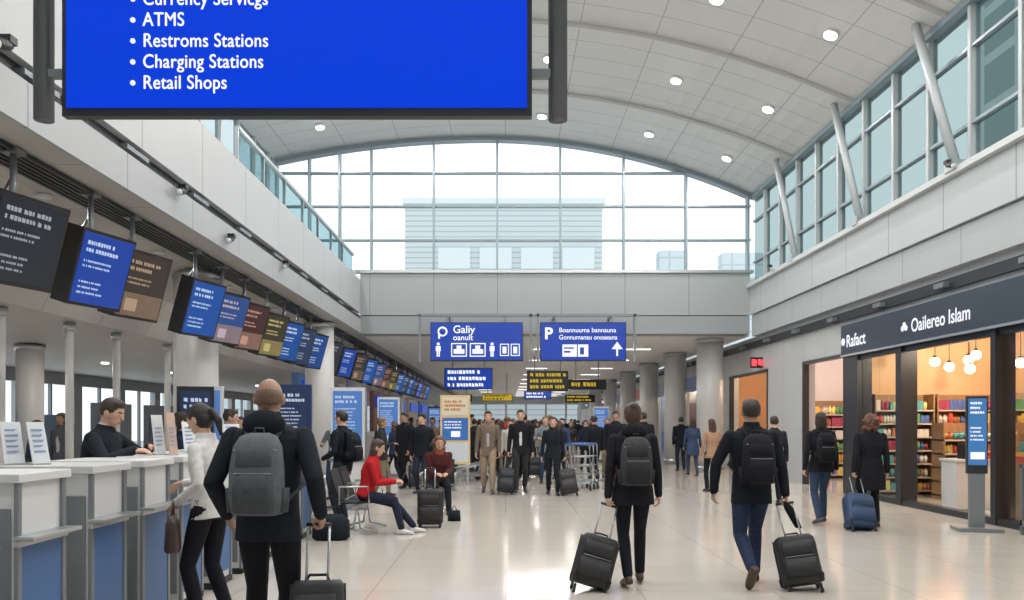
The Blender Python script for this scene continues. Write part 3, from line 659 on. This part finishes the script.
def make_backpack(mtx,P,U,R,F,c,sw,g):
    b=B(); m=cloth(c); d2=cloth(tuple(x*.6 for x in c)); zip_=mat('zip_grey',(.3,.3,.31),.4,.5)
    off=.118*g
    def ring(s,hw,hd): return (P+U*s-F*(off+hd),R*hw,F*hd)
    b.loft([ring(.02,.10,.05),ring(.03,.135,.075),(ring(.12,.148,.088)),ring(.28,.145,.085),ring(.40,.13,.07),ring(.455,.10,.055),ring(.475,.05,.03)],m,28,3)
    def r2(s,hw,hd): return (P+U*s-F*(off+.155),R*hw,F*hd)
    b.loft([r2(.04,.09,.02),r2(.05,.108,.045),r2(.18,.112,.05),r2(.235,.105,.04),r2(.25,.09,.02)],d2,24,3)
    b.loft([(P+U*.29-F*(off+.15),R*.09,F*.015),(P+U*.30-F*(off+.15),R*.1,F*.025),(P+U*.375-F*(off+.135),R*.095,F*.02),(P+U*.385-F*(off+.13),R*.085,F*.012)],d2,20,3)
    b.tube([P+U*.255-F*(off+.17)+R*x for x in (-.1,-.05,0,.05,.1)],.004,zip_,6); b.tube([P+U*(.41-abs(x)*.25)-F*(off+.125)+R*x for x in (-.12,-.06,0,.06,.12)],.0045,zip_,6)
    for sg in (-1,1):
        b.loft([(P+U*.04-F*(off+.07)+R*.145*sg,R*.02,F*.045),(P+U*.17-F*(off+.07)+R*.152*sg,R*.022,F*.045)],d2,12)
        b.tube([P+U*.44-F*(off+.01)+R*.07*sg,P+U*.515-F*.05+R*.095*sg,P+U*.515+F*.03+R*.10*sg,P+U*.42+F*.128*g+R*.11*sg,P+U*.28+F*.125*g+R*.125*sg,P+U*.18+F*.03+R*.178*sg*g,P+U*.08-F*(off+.01)+R*.12*sg],.026,d2,10,.35)
    b.tube([P+U*.455-F*(off+.03)+R*.03,P+U*.50-F*(off+.04)+R*.02,P+U*.50-F*(off+.04)-R*.02,P+U*.455-F*(off+.03)-R*.03],.008,d2,6)
    b.build('backpack',mtx=mtx)
def suitcase(base,grip,w=.38,h=.52,d=.24,yaw=0,c=(.02,.02,.025),name='rolling_suitcase',soft=True):
    base=V(base);grip=V(grip); U=(grip-base); U.normalize(); R=V((math.cos(yaw),math.sin(yaw),0)); R=(R-U*R.dot(U)).normalized(); F=U.cross(R).normalized()
    b=B(); m=mat('luggage_%02d_%02d_%02d'%tuple(int(x*99) for x in c),c,.6 if soft else .35,noise=.2,nscale=60,bump=.2 if soft else 0); z0=.05
    def rg(s,k): return (base+U*s,R*(w/2*k),F*(d/2*k))
    b.loft([rg(z0,.86),rg(z0+.02,.97),rg(z0+.08,1),rg(z0+h-.09,1),rg(z0+h-.03,.96),rg(z0+h,.82)],m,32,5)
    for sg in (-1,1):
        b.loft([(base+U*(z0+.06)+F*sg*d*.5,R*w*.36,F*.012),(base+U*(z0+.07)+F*sg*d*.5,R*w*.40,F*.028),(base+U*(z0+h*.5)+F*sg*d*.5,R*w*.40,F*.028),(base+U*(z0+h*.52)+F*sg*d*.5,R*w*.37,F*.012)],m,20,5)
        b.loft([(base+U*(z0+h*.58)+F*sg*d*.5,R*w*.37,F*.01),(base+U*(z0+h*.59)+F*sg*d*.5,R*w*.39,F*.02),(base+U*(z0+h*.85)+F*sg*d*.5,R*w*.38,F*.018),(base+U*(z0+h*.86)+F*sg*d*.5,R*w*.36,F*.01)],m,20,5)
        b.tube([base+U*(z0+h*.55)+F*sg*(d*.5+.02)+R*x*w for x in (-.36,0,.36)],.004,mat('zip_grey',(.3,.3,.31),.4,.5),6)
        for s2 in (-1,1):
            b.limb(base+U*(z0+.02)+R*s2*w*.43+F*sg*d*.40,base+U*(z0+.07)+R*s2*w*.45+F*sg*d*.42,.022,.02,BLACK,10)
            cpos=base+U*.022+R*s2*w*.4+F*sg*d*.36
            if cpos.z<.09: 
                cpos.z=.026; b.cyl(cpos-R*.012,cpos+R*.012,.025,BLACK,n=14); b.limb(cpos,cpos+U*.05,.013,.013,BLACK,8)
        b.tube([base+U*(z0+.02+i*(h-.04)/6)+R*sg*(w/2+.002) for i in range(7)],.006,BLACK,6)
    hx=w*.2
    for sg in (-1,1): b.cyl(base+U*(z0+h-.03)+R*sg*hx-F*d*.25,grip+R*sg*hx,.008,STEEL,n=8)
    b.tube([grip-R*(hx+.01),grip,grip+R*(hx+.01)],.013,BLACK,10)
    b.tube([base+U*(z0+h-.01)-R*.07,base+U*(z0+h+.03)-R*.05,base+U*(z0+h+.03)+R*.05,base+U*(z0+h-.01)+R*.07],.009,BLACK,8)
    return b.build(name,origin=base)
# ---- foreground
o,g=person('man_traveler',-1.39,4.7,0,1.79,top=(.012,.015,.022),pants=(.008,.009,.012),hair=(.17,.10,.07),hs='buzz',skin='tan',rw=(.30,.0,.94),lw=(-.26,.06,.93),rcurl=.95,lcurl=.5,
  la=(-.12,.12,.085),ra=(.11,-.12,.1),rf=.25,backpack=(.11,.12,.135),vox=.0065,hem=-.14,hood=True,bulk=1.08,hyaw=-.1,collar=.03)
suitcase((g[1].x+.02,4.60,0),g[1],.31,.55,.22,.1)
o,g=person('woman_traveler',1.19,7.45,0,1.71,True,top=(.012,.013,.018),pants=(.010,.012,.018),shoe=(.06,.035,.022),hair=(.06,.03,.018),hs='bun',lw=(-.25,-.06,.79),rw=(.26,.06,.83),lcurl=.95,
  la=(-.07,-.14,.10),ra=(.09,.14,.085),lf=.2,backpack=(.05,.05,.055),hem=-.17,bulk=1.16,hood=True)
suitcase((.74,7.2,0),g[0],.355,.45,.23,.05,(.018,.018,.02))
o,g=person('man_traveler',2.31,7.5,0,1.77,top=(.01,.011,.016),pants=(.022,.035,.075),shoe=(.06,.035,.02),hair=(.02,.015,.012),skin='tan',hs='short',rw=(.31,-.02,.83),lw=(-.33,.08,.86),rcurl=.95,le=(-1,-.3,0),
  la=(-.09,-.30,.19),lf=.9,ra=(.08,.16,.085),pel=(0,0,.92),backpack=(.018,.018,.02),hem=-.17,bulk=1.08,collar=.02)
suitcase((2.70,7.22,0),g[1],.36,.44,.25,-.15,(.018,.018,.02))
b=B(); b.loft([(g[1]+V((.0,-.01,.02)),V((.03,0,0)),V((0,.03,0))),(g[1]+V((.04,-.03,-.06)),V((.045,0,0)),V((0,.04,0))),(g[1]+V((.11,-.06,-.22)),V((.03,0,0)),V((0,.03,0)))],cloth((.015,.015,.018)),14); b.build('luggage_strap',origin=g[1])
person('woman_traveler',4.70,11.9,0,1.67,True,top=(.012,.013,.018),pants=(.035,.06,.11),shoe=(.05,.05,.055),hair=(.03,.018,.012),hs='bob',la=(-.08,-.12,.09),ra=(.09,.13,.085),lf=.2,backpack=(.012,.012,.015),bulk=1.12,hem=-.14)
o,g=person('woman_traveler',5.30,11.6,-.1,1.67,True,top=(.012,.012,.014),pants=(.015,.016,.02),hair=(.10,.035,.02),hs='curly',lw=(-.27,-.08,.84),lcurl=.95,hem=-.36,bulk=1.16,la=(-.1,-.04,.085))
suitcase((4.97,11.15,0),g[0],.40,.48,.25,.1,(.02,.05,.12))
person('woman_traveler',4.5,17.4,.1,1.62,True,top=(.36,.22,.15),pants=(.015,.015,.02),hair=(.05,.025,.015),hs='long',la=(-.08,.1,.085),ra=(.09,-.08,.09))
person('man_traveler',5.05,15.0,.0,1.66,top=(.02,.022,.03),pants=(.02,.02,.03),hem=-.2)
# ---- check-in
person('airline_agent',-3.50,6.8,-math.pi/2,1.77,top=(.012,.014,.022),pants=(.012,.013,.02),hair=(.025,.016,.012),skin='light',hs='short',shirt=(.6,.62,.65),lean=.2,
  lw=(-.12,.42,1.29),rw=(.14,.40,1.27),ld=(.3,1,-.1),rd=(-.3,1,0),lcurl=.3,rcurl=.35,le=(-1,-.3,-.6),re=(1,-.3,-.6),hpitch=.3,hyaw=.05,vox=.0065,bulk=1.06)
person('woman_customer',-2.18,5.9,math.pi/2-.25,1.69,True,top=(.64,.63,.62),pants=(.012,.012,.015),hair=(.012,.01,.01),skin='light',hs='pony',lw=(-.19,.14,.98),rw=(.06,.26,1.10),ld=(.1,.8,-.5),rd=(-.1,1,-.2),
  lcurl=.8,rcurl=.5,le=(-.3,-.9,-.4),re=(.6,-.6,-.6),hpitch=.35,vox=.0065,la=(-.1,.02,.085),ra=(.1,-.1,.085),hem=-.08,lean=.06)
b=B(); bm2=mat('brown_leather',(.05,.026,.018),.45,noise=.2); b.loft([(V((0,0,.0)),V((.045,0,0)),V((0,.10,0))),(V((0,0,.02)),V((.055,0,0)),V((0,.125,0))),(V((0,0,.2)),V((.045,0,0)),V((0,.12,0))),(V((0,0,.26)),V((.02,0,0)),V((0,.10,0)))],bm2,24,3)
b.tube([(0,-.08,.24),(0,-.05,.33),(0,0,.365),(0,.05,.33),(0,.08,.24)],.008,bm2,8); b.build('handbag',(-2.36,5.68,.60),(0,0,.3))
person('man_customer',-2.42,11.9,1.2,1.72,top=(.015,.016,.022),pants=(.03,.035,.05),hair=(.02,.015,.012),backpack=(.02,.02,.025),lw=(-.2,.2,1.0),vox=.009)
person('airline_agent',-3.7,9.2,-1.4,1.66,True,top=(.015,.02,.05),hair=(.03,.02,.015),hs='bun',vox=.01,lw=(-.1,.3,1.15),rw=(.1,.3,1.15))
person('airline_agent',-3.75,10.9,-1.4,1.72,top=(.015,.02,.05),hair=(.03,.02,.015),vox=.01,lw=(-.1,.3,1.15),rw=(.1,.3,1.15))
# ---- seated group
def bench(x,y,yaw,n=3):
    b=B(); pf=mat('perforated_black',(.03,.032,.035),.4,.5)
    for i in range(n):
        c=(i-(n-1)/2)*.58
        b.add([(c-.25,-.22,.44),(c+.25,-.22,.44),(c+.25,.22,.42),(c-.25,.22,.42),(c-.25,-.22,.46),(c+.25,-.22,.46),(c+.25,.22,.44),(c-.25,.22,.44)],[(0,3,2,1),(4,5,6,7),(0,1,5,4),(1,2,6,5),(2,3,7,6),(3,0,4,7)],pf)
        b.add([(c-.25,.20,.46),(c+.25,.20,.46),(c+.25,.33,.88),(c-.25,.33,.88),(c-.25,.225,.46),(c+.25,.225,.46),(c+.25,.355,.88),(c-.25,.355,.88)],[(0,3,2,1),(4,5,6,7),(0,1,5,4),(1,2,6,5),(2,3,7,6),(3,0,4,7)],pf)
    for i in range(n+1):
        c=(i-n/2)*.58; b.tube([(c,.2,.42),(c,.2,.66),(c,-.18,.66),(c,-.2,.44)],.016,STEEL,8)
    b.box(-n*.29,n*.29,-.03,.03,.36,.41,STEEL)
    for c in (-n*.29+.2,n*.29-.2): b.tube([(c,-.28,.02),(c,-.05,.08),(c,0,.37),(c,.05,.08),(c,.28,.02)],.02,STEEL,8)
    return b.build('airport_bench',(x,y,0),(0,0,yaw))
bench(-2.0,11.2,math.pi/2,2); bench(-1.12,13.5,0,1)
person('seated_woman',-1.90,10.92,-math.pi/2,1.68,True,top=(.42,.015,.022),pants=(.02,.025,.045),shoe=(.6,.6,.6),hair=(.05,.025,.018),hs='bob',pel=(0,0,.57),lean=.22,la=(-.1,.66,.085),ra=(.12,.52,.085),
  lw=(-.08,.42,.74),rw=(.08,.42,.74),ld=(.3,1,.1),rd=(-.3,1,.1),lcurl=.7,rcurl=.7,hpitch=.3,bulk=1.14,kp=(0,.6,1))
o=B(); o.box(-.035,.035,-.006,.006,-.07,.07,BLACK); o.build('smartphone',(-1.38,10.92,.80),(.5,0,math.pi/2))
person('seated_woman',-1.12,13.38,math.pi+.25,1.68,True,top=(.07,.018,.018),pants=(.02,.02,.03),shoe=(.04,.03,.03),hair=(.12,.05,.025),hs='curly',pel=(0,0,.57),lean=.15,la=(-.1,.5,.085),ra=(.12,.42,.085),
  lw=(-.08,.38,.70),rw=(.08,.38,.70),ld=(.3,1,.1),rd=(-.3,1,.1),hpitch=.2,bulk=1.2,kp=(0,.6,1),scarf=(.22,.06,.04),vox=.009)
suitcase((-1.08,11.55,0),(-1.08,11.55,.85),.36,.5,.24,0,(.018,.018,.02))
b=B(); bg2=cloth((.02,.02,.024)); b.loft([(V((0,0,0)),V((.2,0,0)),V((0,.12,0))),(V((0,0,.03)),V((.24,0,0)),V((0,.15,0))),(V((0,0,.24)),V((.23,0,0)),V((0,.14,0))),(V((0,0,.33)),V((.15,0,0)),V((0,.05,0)))],bg2,24,3)
b.tube([(-.12,0,.3),(-.08,0,.42),(.08,0,.42),(.12,0,.3)],.012,bg2,8); b.build('travel_bag',(-2.25,10.35,0))
b=B(); b.loft([(V((0,0,0)),V((.1,0,0)),V((0,.07,0))),(V((0,0,.16)),V((.09,0,0)),V((0,.06,0)))],bg2,16,3); b.tube([(-.05,0,.15),(0,0,.24),(.05,0,.15)],.008,bg2); b.build('small_bag',(-.78,12.3,0))
# ---- mid-ground walkers facing camera
o,g=person('man_walking',-.36,17,math.pi,1.76,top=(.17,.13,.10),pants=(.30,.23,.16),shoe=(.05,.03,.02),hair=(.05,.03,.02),shirt=(.4,.4,.42),la=(-.09,.18,.085),ra=(.09,-.2,.12),rf=.4,vox=.01,hem=-.16,lw=(-.24,.05,.85))
o,g=person('man_walking',.33,17,math.pi,1.78,top=(.012,.013,.018),pants=(.03,.03,.04),hair=(.03,.02,.015),shirt=(.6,.62,.65),la=(-.09,-.18,.11),ra=(.09,.2,.085),lf=.4,vox=.01,hem=-.14,rcurl=.9)
suitcase((.0,16.8,0),g[1],.36,.5,.24,0,(.02,.022,.03))
o,g=person('woman_walking',1.0,16.7,math.pi,1.66,True,top=(.015,.016,.022),pants=(.02,.02,.03),hair=(.03,.02,.015),hs='bob',la=(-.09,.15,.085),ra=(.09,-.15,.1),vox=.01,bulk=1.1,lcurl=.9)
suitcase((1.35,16.5,0),g[0],.36,.5,.24,0,(.03,.03,.035))
# ---- luggage trolleys
def trolley(x,y,yaw):
    b=B(); TS=mat('trolley_steel',(.35,.37,.38),.35,.8)
    for sx in (-.27,.27):
        b.tube([(sx*.8,-.45,.14),(sx,.3,.16),(sx,.42,.55),(sx,.48,1.0),(0,.5,1.04)],.017,TS,8); b.tube([(sx*.8,-.45,.3),(sx,.35,.45)],.012,TS,6)
        b.cyl((sx,.3,.07),(sx+.03,.3,.07),.07,BLACK); b.cyl((sx,.3,.07),(sx,.3,.16),.012,TS)
    for yy in (-.4,-.2,0,.2): b.tube([(-.24,yy,.15),(.24,yy,.15)],.012,TS,6)
    for zz in (.35,.55,.75): b.tube([(-.26,.4,zz),(.26,.4,zz)],.012,TS,6)
    b.cyl((-.02,-.42,.07),(.02,-.42,.07),.07,BLACK); b.cyl((0,-.42,.06),(0,-.42,.15),.012,TS); b.tube([(-.27,.5,1.03),(.27,.5,1.03)],.022,mat('trolley_grip',(.03,.1,.3),.5),8)
    return b.build('luggage_trolley',(x,y,0),(0,0,yaw))
for i in range(3): trolley(1.75+.12*i,18+.35*i,2.8)
for i in range(3): trolley(-.9,20.5+.4*i,-1.2)

# ---- crowd
outs=[((.015,.016,.022),(.02,.025,.045)),((.10,.11,.13),(.02,.02,.025)),((.30,.04,.035),(.02,.02,.03)),((.04,.065,.13),(.04,.06,.1)),((.42,.40,.37),(.03,.03,.04)),((.03,.03,.035),(.2,.16,.12)),((.12,.09,.06),(.015,.015,.02)),((.02,.03,.06),(.015,.02,.03)),((.18,.2,.22),(.03,.05,.1)),((.015,.02,.02),(.01,.01,.012))]
hairs=['short','bob','short','long','short','bun','short','curly','bob','short']
bases=[]
for i,(t,pn) in enumerate(outs):
    fm_=hairs[i] not in('short',); st=i%2
    o,_=person('traveler',0,0,0,1.64 if fm_ else 1.73,fm_,top=t,pants=pn,hair=[(.02,.015,.012),(.07,.035,.02),(.15,.09,.05)][i%3],hs=hairs[i],skin=['light','tan','brown','pale'][i%4],vox=.014,
        la=(-.1,.15 if st else .02,.085),ra=(.1,-.16 if st else 0,.1),rf=.2 if st else 0,hem=-.13-(.2 if i in(3,9) else 0),lw=(-.24,.12 if st else .02,.86),rw=(.2,.25,1.15) if i in (2,5,8) else (.25,.02,.84),shirt=(.5,.5,.52) if i in (1,6) else None,bulk=1.08)
    bases.append(o)
rg=random.Random(12)
fixed=[(5.5,25,.0,0),(5.3,22.6,0,3),(-8.2,14.8,3,1),(-7.6,13,1.5,7),(-9.3,14.2,2,0),(-3.3,15.6,3,8),(.5,21,0,9),(2.25,20.2,.3,0),(-2.3,18.4,2.5,9),(2.75,21.5,3.1,5),(3.4,19.6,.2,9),(1.6,22.5,3,3),(-1.9,21,3.1,6),(-5.6,17,3,4),(3.1,23.8,2.9,7),(-2.7,19.6,1,7),
 (.15,20.2,3.0,4),(1.0,19.8,3.2,8),(1.45,21.2,.2,7),(-1.75,16.9,2.8,0),(-.1,22.6,.1,1),(2.6,18.8,3.0,9),(-2.5,16.2,-1.4,5),(-.9,23.6,0,0)]
cr=list(fixed)
tries=0
while len(cr)<124 and tries<6000:
    tries+=1; y=23+42*rg.random()**1.3; x=rg.uniform(-4,5.4)
    if all((x-a)**2+(y-c)**2>.5 for a,c,_,_ in cr) and not (abs(y-30)<.5): cr.append((x,y,rg.choice([0,0,3.14,3.14,1.5,-1.5])+rg.uniform(-.4,.4),rg.choice([0,1,2,3,4,5,6,7,8,9,4,8,7,1])))
used=[False]*10
for x,y,a,k in cr:
    sc=bases[k].data.get('s0') or bases[k].scale[0]; bases[k].data['s0']=sc; sc*=rg.uniform(.93,1.04)
    if not used[k]: o=bases[k]; o.location=(x,y,0); o.rotation_euler=(0,0,a); o.scale=(sc,)*3; used[k]=True
    else: inst(bases[k],'traveler',(x,y,0),(0,0,a),sc)
suitcase((.8,22.2,0),(.8,22.2,.8),.38,.5,.24,0,(.03,.03,.04))
suitcase((2.9,20.0,0),(2.9,20.0,.8),.38,.5,.24,0,(.2,.02,.02)); suitcase((-2.0,18.2,0),(-2.0,18.2,.8),.38,.5,.24,0,(.03,.03,.04))
